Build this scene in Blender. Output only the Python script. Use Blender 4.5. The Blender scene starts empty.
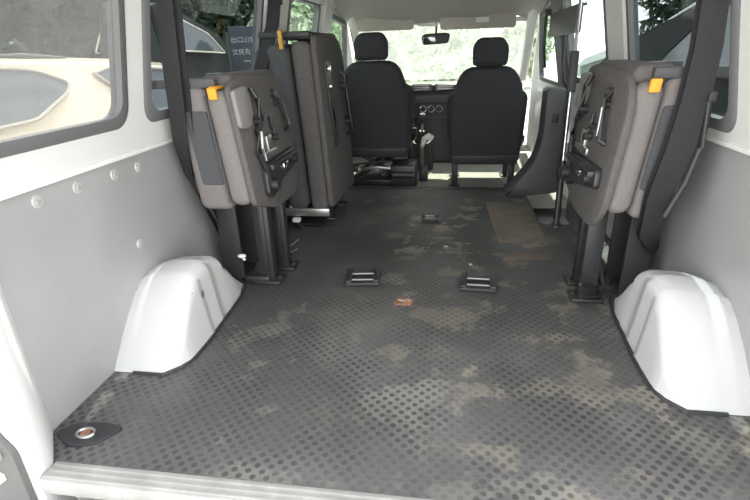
import bpy, bmesh, math, random
from mathutils import Vector, Matrix
random.seed(7)
C = bpy.context.scene.collection
PI = math.pi
S = bpy.context.scene

# ------------------------------------------------------------------ camera
cam = bpy.data.cameras.new('camera'); co = bpy.data.objects.new('camera', cam); C.objects.link(co)
cam.sensor_width = 36; cam.lens = 486.5 / 750 * 36; cam.clip_start = .02
rt = Vector((0.98879831, 0.14603706, -0.03083964)); dn = Vector((0.02761442, -0.38204437, -0.92373131))
fw = Vector((-0.14668112, 0.91253234, -0.38179756))
co.matrix_world = Matrix(((rt.x, -dn.x, -fw.x, .107), (rt.y, -dn.y, -fw.y, -.75), (rt.z, -dn.z, -fw.z, .884), (0, 0, 0, 1)))
S.camera = co
# ------------------------------------------------------------------ light
w = bpy.data.worlds.new('world'); S.world = w; w.use_nodes = True
nt = w.node_tree; bg = nt.nodes['Background']
tc = nt.nodes.new('ShaderNodeTexCoord'); sx = nt.nodes.new('ShaderNodeSeparateXYZ'); rp = nt.nodes.new('ShaderNodeValToRGB')
nt.links.new(tc.outputs['Generated'], sx.inputs[0]); nt.links.new(sx.outputs['Z'], rp.inputs[0]); nt.links.new(rp.outputs[0], bg.inputs[0])
rp.color_ramp.elements[0].color = (1, .985, .95, 1); rp.color_ramp.elements[1].color = (.86, .93, 1, 1)
bg.inputs[1].default_value = 2.2
sun = bpy.data.lights.new('sun', 'SUN'); so = bpy.data.objects.new('sun', sun); C.objects.link(so)
sun.energy = 7; sun.angle = .012; sun.color = (1, .95, .86)
so.rotation_euler = Vector((-.01, -.57, -.82)).to_track_quat('-Z', 'Y').to_euler()
S.view_settings.view_transform = 'Standard'; S.view_settings.look = 'None'
S.view_settings.gamma = 1; S.view_settings.use_curve_mapping = False
S.view_settings.exposure = 0.95

# ------------------------------------------------------------------ materials
def mat(name, col, rough=.6, metal=0., var=0., scale=30., bump=0., bscale=300., spec=.5, sheen=0.):
    m = bpy.data.materials.new(name); m.use_nodes = True; n = m.node_tree.nodes; l = m.node_tree.links
    p = n['Principled BSDF']; p.inputs['Roughness'].default_value = rough; p.inputs['Metallic'].default_value = metal
    p.inputs['Specular IOR Level'].default_value = spec
    if sheen: p.inputs['Sheen Weight'].default_value = sheen
    t = n.new('ShaderNodeTexCoord'); z = n.new('ShaderNodeTexNoise'); z.inputs['Scale'].default_value = scale; z.inputs['Detail'].default_value = 5
    l.new(t.outputs['Object'], z.inputs['Vector'])
    r = n.new('ShaderNodeValToRGB'); r.color_ramp.elements[0].position = .3; r.color_ramp.elements[1].position = .7
    r.color_ramp.elements[0].color = tuple(max(0, c * (1 - var)) for c in col) + (1,)
    r.color_ramp.elements[1].color = tuple(min(1, c * (1 + var)) for c in col) + (1,)
    l.new(z.outputs[0], r.inputs[0]); l.new(r.outputs[0], p.inputs['Base Color'])
    if bump:
        z2 = n.new('ShaderNodeTexNoise'); z2.inputs['Scale'].default_value = bscale; l.new(t.outputs['Object'], z2.inputs['Vector'])
        b = n.new('ShaderNodeBump'); b.inputs['Strength'].default_value = bump; b.inputs['Distance'].default_value = .002
        l.new(z2.outputs[0], b.inputs['Height']); l.new(b.outputs[0], p.inputs['Normal'])
    return m
def glass(name, col, gloss=.08, dust_haze=0., dust_haze_col=(.8, .85, .8)):
    m = bpy.data.materials.new(name); m.use_nodes = True; n = m.node_tree.nodes; l = m.node_tree.links
    n.remove(n['Principled BSDF']); o = n['Material Output']
    t = n.new('ShaderNodeBsdfTransparent'); t.inputs[0].default_value = col + (1,)
    g = n.new('ShaderNodeBsdfGlossy'); g.inputs['Roughness'].default_value = .03
    mx = n.new('ShaderNodeMixShader'); mx.inputs[0].default_value = gloss
    l.new(t.outputs[0], mx.inputs[1]); l.new(g.outputs[0], mx.inputs[2]); last = mx
    if dust_haze:
        d = n.new('ShaderNodeBsdfTranslucent'); d.inputs[0].default_value = dust_haze_col + (1,)
        z = n.new('ShaderNodeTexNoise'); z.inputs['Scale'].default_value = 6; z.inputs['Detail'].default_value = 6
        tc = n.new('ShaderNodeTexCoord'); l.new(tc.outputs['Object'], z.inputs['Vector'])
        mr = n.new('ShaderNodeMapRange'); mr.inputs[1].default_value = .3; mr.inputs[2].default_value = .7
        mr.inputs[3].default_value = dust_haze * .75; mr.inputs[4].default_value = min(1, dust_haze * 1.25); l.new(z.outputs[0], mr.inputs[0])
        m2 = n.new('ShaderNodeMixShader'); l.new(mr.outputs[0], m2.inputs[0]); l.new(mx.outputs[0], m2.inputs[1]); l.new(d.outputs[0], m2.inputs[2]); last = m2
    l.new(last.outputs[0], o.inputs[0]); return m

def floor_material():
    m = bpy.data.materials.new('ribbed_rubber'); m.use_nodes = True; n = m.node_tree.nodes; l = m.node_tree.links
    p = n['Principled BSDF']; t = n.new('ShaderNodeTexCoord')
    def M(op, a, b=None, c=None):
        k = n.new('ShaderNodeMath'); k.operation = op
        for i, v in enumerate((a, b, c)):
            if v is None: continue
            if isinstance(v, (int, float)): k.inputs[i].default_value = v
            else: l.new(v, k.inputs[i])
        return k.outputs[0]
    def noise(sc, det=5, off=0, rough=.55):
        mp = n.new('ShaderNodeMapping'); mp.inputs['Location'].default_value = (off, off * .7, off); l.new(t.outputs['Object'], mp.inputs[0])
        z = n.new('ShaderNodeTexNoise'); z.inputs['Scale'].default_value = sc; z.inputs['Detail'].default_value = det; z.inputs['Roughness'].default_value = rough
        l.new(mp.outputs[0], z.inputs['Vector']); return z.outputs[0]
    def ramp(v, a, b):
        k = n.new('ShaderNodeMapRange'); k.interpolation_type = 'SMOOTHSTEP'; l.new(v, k.inputs[0]); k.inputs[1].default_value = a; k.inputs[2].default_value = b
        return k.outputs[0]
    def mix(f, a, b):
        k = n.new('ShaderNodeMix'); k.data_type = 'RGBA'
        for s, v in ((0, f), (6, a), (7, b)):
            if isinstance(v, tuple): k.inputs[s].default_value = v + (1,)
            elif isinstance(v, (int, float)): k.inputs[s].default_value = v
            else: l.new(v, k.inputs[s])
        return k.outputs[2]
    s = n.new('ShaderNodeSeparateXYZ'); l.new(t.outputs['Object'], s.inputs[0])
    pit = 1 / .033
    def cell(off):
        fx = M('SUBTRACT', M('FRACT', M('ADD', M('MULTIPLY', s.outputs[0], pit), off)), .5)
        fy = M('SUBTRACT', M('FRACT', M('ADD', M('MULTIPLY', s.outputs[1], pit), off)), .5)
        return M('SQRT', M('ADD', M('MULTIPLY', fx, fx), M('MULTIPLY', fy, fy)))
    d = M('MINIMUM', cell(20.), cell(20.5))
    dot = M('SUBTRACT', 1., ramp(d, .17, .27))
    big = noise(2.2, 6, 3.); mid = noise(5., 8, 11., .65); fine = noise(60., 4, 1.)
    base = mix(ramp(big, .35, .68), (.050, .049, .049), (.125, .121, .115))
    base = mix(M('MULTIPLY', ramp(fine, .45, .75), .25), base, (.17, .165, .155))
    tan = M('MULTIPLY', ramp(mid, .53, .59), ramp(s.outputs[0], -.45, .25))
    base = mix(M('MULTIPLY', tan, .9), base, (.27, .23, .18))
    tan2 = ramp(noise(3.3, 9, 27., .66), .57, .63)
    base = mix(M('MULTIPLY', tan2, .75), base, (.25, .23, .205))
    near = M('SUBTRACT', 1., ramp(s.outputs[1], .2, 1.3))  # paler towards the rear opening: daylight glare put into the colour
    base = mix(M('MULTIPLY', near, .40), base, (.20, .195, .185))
    blot = ramp(noise(1.6, 7, 55., .62), .40, .58); base = mix(M('MULTIPLY', blot, .45), base, (.055, .054, .053))
    scratch = ramp(noise(13., 9, 40., .7), .68, .74)
    base = mix(M('MULTIPLY', scratch, .7), base, (.40, .38, .35))
    dk = M('MULTIPLY', dot, M('MULTIPLY', M('ADD', .16, M('MULTIPLY', ramp(noise(4., 4, 8.), .38, .62), .58)), M('ADD', .45, M('MULTIPLY', M('SUBTRACT', 1., ramp(s.outputs[1], .4, 2.2)), .55))))
    col = mix(dk, base, (.030, .030, .031))
    l.new(col, p.inputs['Base Color']); p.inputs['Specular IOR Level'].default_value = .4
    l.new(M('ADD', .42, M('MULTIPLY', big, .25)), p.inputs['Roughness'])
    b = n.new('ShaderNodeBump'); b.inputs['Strength'].default_value = .3; b.inputs['Distance'].default_value = .002
    l.new(M('ADD', M('MULTIPLY', dot, -1.), M('MULTIPLY', fine, .3)), b.inputs['Height']); l.new(b.outputs[0], p.inputs['Normal'])
    return m

WHITE = mat('white_paint', (.78, .78, .77), .42, var=.03, scale=3)
WHITE2 = mat('white_trim', (.80, .79, .77), .5, var=.03, scale=4)
ARCH = mat('worn_white_paint', (.60, .60, .595), .38, var=.03, scale=6)
SHEET = mat('grey_sheet_metal', (.38, .38, .385), .36, var=.10, scale=3, spec=.5)
FLOOR = floor_material()
CEIL = mat('ceiling_liner', (.50, .475, .44), .85, var=.03, bump=.15)
RUBBER = mat('window_rubber', (.09, .09, .095), .6)
FRAME = mat('grey_window_trim', (.16, .16, .165), .6)
ALU = mat('threshold_aluminium', (.34, .33, .31), .45, .1, var=.14, scale=14)
GALV = mat('galvanised', (.52, .52, .51), .5, .1)
STEEL2 = mat('worn_steel', (.30, .30, .29), .4, .7)
STEEL = mat('bare_steel', (.55, .55, .54), .32, .9)
CHROME = mat('polished_steel', (.8, .8, .8), .15, 1.)
BLACKM = mat('black_metal', (.028, .028, .031), .42, 0., spec=.6)
BLACKP = mat('black_plastic', (.035, .035, .037), .5)
DARKP = mat('charcoal_plastic', (.075, .075, .078), .55)
GREYP = mat('grey_trim_plastic', (.13, .13, .137), .55)
FAB = mat('warm_grey_fabric', (.20, .185, .18), .92, var=.08, scale=160, bump=.4, bscale=700, spec=.2)
FAB2 = mat('light_grey_fabric', (.25, .24, .235), .92, var=.06, scale=160, bump=.3, bscale=700, spec=.2)
FABD = mat('dark_grey_fabric', (.085, .088, .095), .92, var=.1, scale=160, bump=.4, bscale=700, spec=.2)
BOARD = mat('seat_base_felt', (.115, .108, .105), .85, var=.12, scale=60, spec=.25)
FABC = mat('charcoal_seat_fabric', (.044, .045, .05), .9, var=.12, scale=180, bump=.4, bscale=800, spec=.25)
WEB = mat('black_webbing', (.022, .022, .025), .75, var=.15, scale=200)
ORANGE = mat('orange_strap', (.85, .36, .03), .6)
YEL = mat('ochre_strap', (.55, .33, .07), .7)
TAN = mat('tan_board', (.14, .116, .094), .8, var=.25, scale=9)
RUST = mat('rusty_steel', (.33, .16, .10), .6, .2, var=.4, scale=60)
CABF = mat('pale_cab_mat', (.42, .40, .36), .8, var=.1, scale=10)
CREAM = mat('cream_car_paint', (.86, .785, .62), .3)
DKCAR = mat('dark_car_paint', (.012, .016, .017), .55, spec=.25)
GRCAR = mat('grey_car_paint', (.045, .05, .05), .5, spec=.3)
CARGL = mat('car_glass', (.10, .115, .125), .08, spec=.8)
TYRE = mat('tyre_rubber', (.02, .02, .02), .8)
BARK = mat('bark', (.09, .065, .045), .9, var=.3)
GROUND = mat('concrete_ground', (.50, .49, .46), .85, var=.1, scale=2)
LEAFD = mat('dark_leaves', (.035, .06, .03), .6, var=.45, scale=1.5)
LEAFL = mat('sun_paled_leaves', (.44, .52, .35), .6, var=.35, scale=2)  # overexposed sunlight on the foliage put into the leaf colour
SIGNB = mat('sign_board', (.045, .055, .07), .5)
SIGNT = mat('sign_lettering', (.5, .52, .54), .5)
LABEL = mat('paper_label', (.85, .85, .82), .6)
TINT = glass('tinted_glass', (.50, .53, .54), .07)
TINTL = glass('hazy_tinted_glass', (.66, .66, .66), .06, .09, (.6, .6, .6))  # milky layer put in for the veiling haze over this window
CLEAR = glass('clear_glass', (.72, .78, .76), .05)
SCREEN = glass('dusty_windscreen', (.60, .66, .60), .04, .12, (.80, .86, .80))  # dust film that also carries the painted haze of the bright view

# ------------------------------------------------------------------ helpers
ORG = {}
class MB:
    def __init__(s): s.bm = bmesh.new()
    def _bev(s, vs, bev, seg):
        if bev > 0:
            es = list({e for v in vs for e in v.link_edges})
            bmesh.ops.bevel(s.bm, geom=es, offset=bev, segments=seg, profile=.5, affect='EDGES')
    def box(s, x0, x1, y0, y1, z0, z1, bev=0., seg=2, mtx=None):
        t = bmesh.new(); r = bmesh.ops.create_cube(t, size=1)
        for v in t.verts: v.co = Vector((x0 + (v.co.x + .5) * (x1 - x0), y0 + (v.co.y + .5) * (y1 - y0), z0 + (v.co.z + .5) * (z1 - z0)))
        if bev: bmesh.ops.bevel(t, geom=list(t.edges), offset=bev, segments=seg, profile=.5, affect='EDGES')
        s._merge(t, mtx); return s
    def _merge(s, t, mtx=None):
        if mtx is not None: bmesh.ops.transform(t, matrix=mtx, verts=t.verts)
        me = bpy.data.meshes.new('tmp'); t.to_mesh(me); t.free(); s.bm.from_mesh(me); bpy.data.meshes.remove(me)
    def prism(s, pts, plane, a0, a1, bev=0., seg=2, mtx=None):
        t = bmesh.new()
        def q(p, a):
            return {'xz': (p[0], a, p[1]), 'yz': (a, p[0], p[1]), 'xy': (p[0], p[1], a)}[plane]
        A = [t.verts.new(q(p, a0)) for p in pts]; B = [t.verts.new(q(p, a1)) for p in pts]
        t.faces.new(A); t.faces.new(B[::-1]); n = len(pts)
        for i in range(n): t.faces.new((A[i], B[i], B[(i + 1) % n], A[(i + 1) % n]))
        bmesh.ops.recalc_face_normals(t, faces=t.faces)
        if bev:
            rim = [e for e in t.edges if all(v in A for v in e.verts) or all(v in B for v in e.verts)]
            bmesh.ops.bevel(t, geom=rim, offset=bev, segments=seg, profile=.5, affect='EDGES')
        s._merge(t, mtx); return s
    def cyl(s, p0, p1, r0, r1=None, n=16):
        r1 = r0 if r1 is None else r1; p0 = Vector(p0); p1 = Vector(p1); d = p1 - p0
        t = bmesh.new(); bmesh.ops.create_cone(t, cap_ends=True, segments=n, radius1=r0, radius2=r1, depth=d.length)
        s._merge(t, Matrix.Translation((p0 + p1) / 2) @ d.to_track_quat('Z', 'Y').to_matrix().to_4x4()); return s
    def tube(s, pts, r, n=10):
        pts = [Vector(p) for p in pts]; t = bmesh.new(); rings = []
        for i, p in enumerate(pts):
            a = pts[max(0, i - 1)]; b = pts[min(len(pts) - 1, i + 1)]; d = (b - a).normalized()
            q = d.to_track_quat('Z', 'Y'); rr = r[i] if isinstance(r, (list, tuple)) else r
            rings.append([t.verts.new(p + q @ Vector((rr * math.cos(2 * PI * k / n), rr * math.sin(2 * PI * k / n), 0))) for k in range(n)])
        for A, B in zip(rings, rings[1:]):
            for k in range(n):
                best = k
                t.faces.new((A[k], A[(k + 1) % n], B[(k + 1) % n], B[k]))
        t.faces.new(rings[0][::-1]); t.faces.new(rings[-1]); bmesh.ops.recalc_face_normals(t, faces=t.faces)
        s._merge(t); return s
    def ell(s, c, r, u=20, v=12):
        t = bmesh.new(); bmesh.ops.create_uvsphere(t, u_segments=u, v_segments=v, radius=1)
        s._merge(t, Matrix.Translation(c) @ Matrix.Diagonal((*r, 1))); return s
    def band(s, path, wid, th):
        """flat webbing: path points, width vectors and thickness vectors"""
        t = bmesh.new(); rings = []
        for p, wv, tv in zip(path, wid, th):
            p = Vector(p); wv = Vector(wv); tv = Vector(tv)
            rings.append([t.verts.new(p + a * wv + b * tv) for a, b in ((-.5, -.5), (.5, -.5), (.5, .5), (-.5, .5))])
        for A, B in zip(rings, rings[1:]):
            for k in range(4): t.faces.new((A[k], A[(k + 1) % 4], B[(k + 1) % 4], B[k]))
        t.faces.new(rings[0][::-1]); t.faces.new(rings[-1]); bmesh.ops.recalc_face_normals(t, faces=t.faces)
        s._merge(t); return s
    def loft(s, rings, caps=False, closed=False):
        t = bmesh.new(); R = [[t.verts.new(p) for p in r] for r in rings]; n = len(R[0])
        for A, B in zip(R, R[1:]):
            for k in range(n if closed else n - 1): t.faces.new((A[k], A[(k + 1) % n], B[(k + 1) % n], B[k]))
        if caps: t.faces.new(R[0][::-1]); t.faces.new(R[-1])
        bmesh.ops.recalc_face_normals(t, faces=t.faces); s._merge(t); return s
    def build(s, name, m, parent=None, ang=38, subdiv=0):
        me = bpy.data.meshes.new(name)
        if parent is not None:
            o0 = ORG[parent.name]; bmesh.ops.translate(s.bm, verts=s.bm.verts, vec=-o0)
        s.bm.to_mesh(me); s.bm.free()
        me.materials.append(m)
        for p in me.polygons: p.use_smooth = True
        me.set_sharp_from_angle(angle=math.radians(ang))
        o = bpy.data.objects.new(name, me); C.objects.link(o)
        if parent is not None: o.parent = parent; ORG[o.name] = o0
        else: ORG[o.name] = Vector((0, 0, 0))
        if subdiv:
            k = o.modifiers.new('Subdivision', 'SUBSURF'); k.levels = subdiv; k.render_levels = subdiv
        return o
def thing(name, label, cat, loc=(0, 0, 0), group=None):
    o = bpy.data.objects.new(name, None); C.objects.link(o); o.location = loc; o.empty_display_size = .1
    o['label'] = label; o['category'] = cat; ORG[o.name] = Vector(loc)
    if group: o['group'] = group
    return o
def tag(o, label, cat, group=None, kind=None):
    o['label'] = label; o['category'] = cat
    if group: o['group'] = group
    if kind: o['kind'] = kind
    return o
def struct(o, label=None, cat=None):
    o['kind'] = 'structure'
    if label: o['label'] = label; o['category'] = cat
    return o
def dup(root, loc, rotz=None, label=None):
    r = root.copy(); C.objects.link(r); r.location = loc
    if rotz is not None: r.rotation_euler = (0, 0, rotz)
    if label: r['label'] = label
    for ch in list(root.children):
        c = ch.copy(); C.objects.link(c); c.parent = r
        for g in list(ch.children):
            d = g.copy(); C.objects.link(d); d.parent = c
    return r
def rrect(a0, a1, b0, b1, r, n=6):
    out = []
    for cx, cy, st in ((a1 - r, b1 - r, 0), (a0 + r, b1 - r, 90), (a0 + r, b0 + r, 180), (a1 - r, b0 + r, 270)):
        for k in range(n + 1):
            a = math.radians(st + 90 * k / n); out.append((cx + r * math.cos(a), cy + r * math.sin(a)))
    return out
def rpoly(pts, r, n=5):
    """rounded polygon (CCW or CW), r may be a list"""
    out = []; N = len(pts)
    for i in range(N):
        p = Vector(pts[i]); a = Vector(pts[i - 1]); b = Vector(pts[(i + 1) % N]); rr = r[i] if isinstance(r, (list, tuple)) else r
        if rr <= 0: out.append(tuple(p)); continue
        u = (a - p).normalized(); v = (b - p).normalized(); k = min(rr, (a - p).length * .48, (b - p).length * .48)
        A = p + u * k; B = p + v * k
        for j in range(n + 1):
            t = j / n; out.append(tuple((1 - t) ** 2 * A + 2 * t * (1 - t) * p + t * t * B))
    return out

# ------------------------------------------------------------------ shell of the van
def xw(z):                                     # inner face of the side wall: upright panel below, tumblehome above
    return .885 if z <= .6 else .872 - .20 * (z - .65)
def wall_poly(side, outer, holes, th=.03):
    bm = bmesh.new(); es = []
    for loop in [outer] + holes:
        vs = [bm.verts.new((side * xw(max(z, .601)), y, z)) for y, z in loop]
        for i in range(len(vs)): es.append(bm.edges.new((vs[i], vs[(i + 1) % len(vs)])))
    bmesh.ops.triangle_fill(bm, edges=es, use_beauty=True)
    fs = list(bm.faces); bd = [e for e in bm.edges if len(e.link_faces) == 1]
    r = bmesh.ops.extrude_face_region(bm, geom=fs)
    nv = [v for v in r['geom'] if isinstance(v, bmesh.types.BMVert)]
    bmesh.ops.translate(bm, verts=nv, vec=(side * th, 0, 0))
    bmesh.ops.recalc_face_normals(bm, faces=bm.faces)
    m = MB(); m.bm.free(); m.bm = bm; return m
def ring(side, loop, wid, x_in, x_out):
    """window rubber following a rounded loop"""
    c = Vector((sum(p[0] for p in loop) / len(loop), sum(p[1] for p in loop) / len(loop)))
    a0, a1 = min(p[0] for p in loop), max(p[0] for p in loop); b0, b1 = min(p[1] for p in loop), max(p[1] for p in loop)
    def off(p, d):
        return (c[0] + (p[0] - c[0]) * (1 + 2 * d / (a1 - a0)), c[1] + (p[1] - c[1]) * (1 + 2 * d / (b1 - b0)))
    rings = []
    for d, x in ((wid * .5, x_in * .2), (wid * .3, x_in), (-wid * .5, x_in), (-wid * .5, -x_out), (wid * .5, -x_out)):
        rings.append([(side * (xw(max(off(p, d)[1], .601)) - x), *off(p, d)) for p in loop])
    rings.append(rings[0]); m = MB(); m.loft(rings, closed=True); return m
def pane(side, loop, x):
    m = MB(); bm = m.bm
    A = [bm.verts.new((side * (xw(max(z, .601)) + x), y, z)) for y, z in loop]
    B = [bm.verts.new((side * (xw(max(z, .601)) + x + .005), y, z)) for y, z in loop]
    bm.faces.new(A); bm.faces.new(B[::-1]); n = len(A)
    for i in range(n): bm.faces.new((A[i], A[(i + 1) % n], B[(i + 1) % n], B[i]))
    bmesh.ops.recalc_face_normals(bm, faces=bm.faces); return m
ZT = 1.17
LW = [(rrect(.05, .622, .705, ZT, .055), TINTL), (rrect(.738, 1.69, .70, ZT, .055), TINT), (rrect(2.10, 2.74, .70, ZT, .05), CLEAR),
      (rpoly([(3.08, .66), (3.98, .66), (3.90, .78), (3.64, 1.09), (3.08, 1.12)], .05), CLEAR)]
RW = [(rrect(.733, 1.555, .652, ZT, .055), TINT), (rrect(1.87, 2.70, .67, ZT, .05), CLEAR),
      (rpoly([(3.08, .60), (3.98, .60), (3.90, .78), (3.64, 1.09), (3.08, 1.12)], .05), CLEAR)]
OUT = [(.0, .602), (4.50, .602), (3.80, 1.04), (3.62, 1.25), (.0, 1.25)]
k = 1
for side, nm, W in ((-1, 'wall_left', LW), (1, 'wall_right', RW)):
    m = wall_poly(side, OUT, [l for l, _ in W])
    struct(m.build(nm, WHITE, ang=30))
    for loop, g in W:
        f = struct(ring(side, loop, .034, .007, .03).build('window_%d' % k, FRAME)); k += 1
        pane(side, loop, .012).build('glass_pane', g, f)
    # lower lining
    m = MB(); xs = sorted((side * .885, side * .915)); m.box(xs[0], xs[1], .095, 1.72, -.02, .60)
    struct(m.build('trim_%d' % (1 if side < 0 else 2), SHEET))
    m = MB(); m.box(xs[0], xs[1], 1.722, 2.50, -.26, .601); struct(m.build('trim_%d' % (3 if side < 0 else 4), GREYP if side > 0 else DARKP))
    m = MB(); m.box(xs[0], xs[1], 2.50, 4.5, -.30, .601); m.box(*sorted((side * .86, side * .887)), 3.1, 4.0, .05, .52, .02, 3)
    struct(m.build('trim_%d' % (26 if side < 0 else 27), WHITE2))
    # rear jamb (slanted strip and rear face)
    pts = [(.885, .096), (.80, -.005), (.80, -.05), (1.03, -.05), (1.03, .096)]
    m = MB(); m.prism([(side * a, b) for a, b in pts], 'xy', -.5, 1.30, .006)
    struct(m.build('trim_%d' % (5 if side < 0 else 6), WHITE))
    # pillar covers standing proud between windows
    for j, (y0, y1) in enumerate(((1.72, 2.07),) if side < 0 else ((1.585, 1.84),)):
        m = MB(); m.loft([[(side * (xw(z) - o), y, z) for y, o in ((y0, .001), (y0 + .012, .012), (y1 - .012, .012), (y1, .001))] for z in (.64, .9, 1.25)])
        struct(m.build('trim_%d' % (7 + j + (2 if side > 0 else 0)), WHITE2))
    # shelf ledge where lining meets the white band
    m = MB(); xs = sorted((side * .885, side * .874)); m.box(xs[0], xs[1], .097, 1.72, .597, .612, .004)
    struct(m.build('trim_%d' % (10 if side < 0 else 11), WHITE))
    # roof rail trim and B pillar
    m = MB(); m.loft([[(side * (.762 - o), y, z) for o, z in ((-.01, 1.16), (.018, 1.17), (.03, 1.24), (.0, 1.27))] for y in (.0, 3.60)])
    struct(m.build('trim_%d' % (12 if side < 0 else 13), WHITE2))
    m = MB(); m.loft([[(side * (xw(max(z, .601)) - o), y, z) for y, o in ((2.78, .001), (2.80, .03), (3.02, .03), (3.05, .001))] for z in (-.1, .55, .65, 1.0, 1.25)])
    struct(m.build('trim_%d' % (14 if side < 0 else 15), WHITE2 if side < 0 else FRAME))
    # A pillar
    m = MB(); m.tube([(side * .80, 4.52, .58), (side * .765, 4.1, .86), (side * .735, 3.74, 1.07), (side * .72, 3.5, 1.17)], .042, 10)
    struct(m.build('trim_%d' % (16 if side < 0 else 17), WHITE2))

# ceiling
def ceil_ring(y):
    t = 0 if y < 2.5 else min(1, (y - 2.5) / 1.27); s = t * t * (3 - 2 * t) * .55 + t * .45
    drop = .40 * s; e = .155 * s
    return [(x, y, z) for x, z in ((-.755, 1.24 - e), (-.72, 1.32 - e - .2 * drop), (-.60, 1.42 - .8 * drop), (-.3, 1.465 - drop), (0, 1.475 - drop), (.3, 1.465 - drop), (.60, 1.42 - .8 * drop), (.72, 1.32 - e - .2 * drop), (.755, 1.24 - e))]
ys = [0, .6, 1.2, 1.8, 2.4, 2.7, 2.9, 3.1, 3.25, 3.4, 3.55, 3.68, 3.77]
m = MB(); m.loft([ceil_ring(y) for y in ys] + [[(x, y, z + .04) for x, y, z in ceil_ring(y)] for y in reversed(ys)])
struct(m.build('ceiling', CEIL, ang=60))
m = MB(); m.tube([(-.74, 3.775, 1.075), (-.35, 3.80, 1.085), (0, 3.81, 1.088), (.35, 3.80, 1.085), (.74, 3.775, 1.075)], .022, 8)
struct(m.build('trim_18', WHITE2))
# windscreen
m = MB(); m.loft([[(x, 3.80 + .76 * t - .03 * (x / .75) ** 2, 1.075 - .50 * t) for x in (-.74 - .06 * t, -.4, 0, .4, .74 + .06 * t)] for t in (0, .5, 1)] )
o = struct(m.build('window_8', SCREEN))
# floor with the step well cut out on the right
FL = [(-.885, .096), (-.80, .0), (.80, .0), (.885, .096), (.885, 1.77), (.60, 1.77), (.585, 1.80), (.585, 2.50), (-.885, 2.50)]
m = MB(); m.prism(FL, 'xy', -.03, 0.); struct(m.build('floor', FLOOR))
m = MB(); m.tube([(.885, 1.768, -.004), (.61, 1.768, -.004), (.583, 1.80, -.004), (.583, 2.50, -.004)], .009, 8); struct(m.build('trim_19', DARKP))
m = MB(); m.box(.587, .884, 1.78, 2.50, -.26, -.20); m.box(.587, .884, 1.772, 1.79, -.24, -.032)
struct(m.build('trim_20', WHITE2))
m = MB(); m.box(-.884, .884, 2.502, 4.5, -.14, -.08); struct(m.build('trim_21', CABF))
m = MB(); m.box(-.884, .584, 2.44, 2.515, -.08, .002, .004); struct(m.build('trim_22', BLACKP))
# threshold, bumper
m = MB()
m.box(-.798, .798, -.052, .004, -.04, .003, .003)
for i in range(3): m.box(-.795, .795, -.044 + i * .016, -.036 + i * .016, .002, .0055, .001)
struct(m.build('trim_23', ALU))
m = MB(); m.box(-1.03, 1.03, -.36, -.054, -.22, -.075, .02, 3); m.box(-.7, .7, -.34, -.10, -.076, -.070, .002)
struct(m.build('trim_24', WHITE))
# outer skin: keeps daylight out of the lining
m = MB(); m.loft([[(sx * .95, y, -.35), (sx * .95, y, .60)] for y in (.1, 4.7) for sx in (-1,)]); m.loft([[(.95, y, -.35), (.95, y, .60)] for y in (.1, 4.7)])
m.loft([[(-.95, y, -.28), (.95, y, -.28)] for y in (.0, 5.2)])
m.loft([[(-.80, y, z), (-.6, y, z + .22), (.6, y, z + .22), (.80, y, z)] for y, z in ((.0, 1.3), (3.2, 1.3), (3.78, 1.12))])
m.loft([[(-.9, 4.58, .56), (.9, 4.58, .56)], [(-.9, 5.3, .38), (.9, 5.3, .38)], [(-.9, 5.45, -.35), (.9, 5.45, -.35)]])
struct(m.build('trim_25', WHITE))

# ------------------------------------------------------------------ wheel arches
def arch(side, y0):
    prof = [(0, .0), (.03, .040), (.07, .092), (.12, .148), (.17, .196), (.215, .226), (.26, .243), (.31, .249), (.37, .246), (.42, .226), (.47, .178), (.52, .118), (.565, .062), (.61, .0)]
    def H(t):
        for (a, b), (c, d) in zip(prof, prof[1:]):
            if a <= t <= c: return b + (d - b) * (t - a) / (c - a)
        return 0
    st = [p[0] for p in prof]; steps = [.24, .33, .42]
    st = sorted(set(st + [s - .004 for s in steps] + [s + .004 for s in steps] + [.02, .045, .08, .13]))
    rings = []
    for t in st:
        lvl = .009 * sum(1 for s in steps if t > s) ; h = max(.0005, H(t) - (lvl * min(1, H(t) / .1)))
        edge = min(1, t / .09, 1); xi = .725 - .055 * math.sin(edge * PI / 2) + lvl * .8 + (.03 * max(0, (t - .5) / .1))
        lean = .028 * h / .3; r = min(.05, h * .6)
        pts = [(.8849, h * .90), (.82, h * .985)]
        cx, cz = xi + lean + r, h - r
        for j in range(6):
            a = PI / 2 * j / 5; pts.append((cx - r * math.sin(a), cz + r * math.cos(a)))
        pts += [(xi + lean * .5, cz * .5), (xi, .0)]
        rings.append([(side * x, y0 + t, z + .001) for x, z in pts])
    m = MB(); m.loft(rings); return m
a = arch(-1, .345).build('wheel_arch', ARCH, ang=50)
tag(a, 'white scuffed wheel arch box against the left grey side panel', 'wheel arch', 'wheel arches')
m = MB()
m.ell((-.686, .575, .155), (.003, .008, .014), 10, 6); m.build('paint_chip', GREYP, a)
m = MB(); m.ell((-.697, .535, .178), (.003, .010, .004), 10, 6); m.build('paint_chip', RUST, a)
b = arch(1, .345).build('wheel_arch', ARCH, ang=50)
tag(b, 'white wheel arch box against the right grey side panel', 'wheel arch', 'wheel arches')
# black rubber strips along the arches
for s_, o in ((-1, a), (1, b)):
    m = MB(); m.tube([(s_ * .82, .342, .003), (s_ * .724, .342, .003), (s_ * .685, .385, .003), (s_ * .668, .44, .003), (s_ * .667, .52, .003), (s_ * .685, .84, .004), (s_ * .71, .95, .004)], .006, 6)
    m.build('edge_seal', BLACKP, o)

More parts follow.
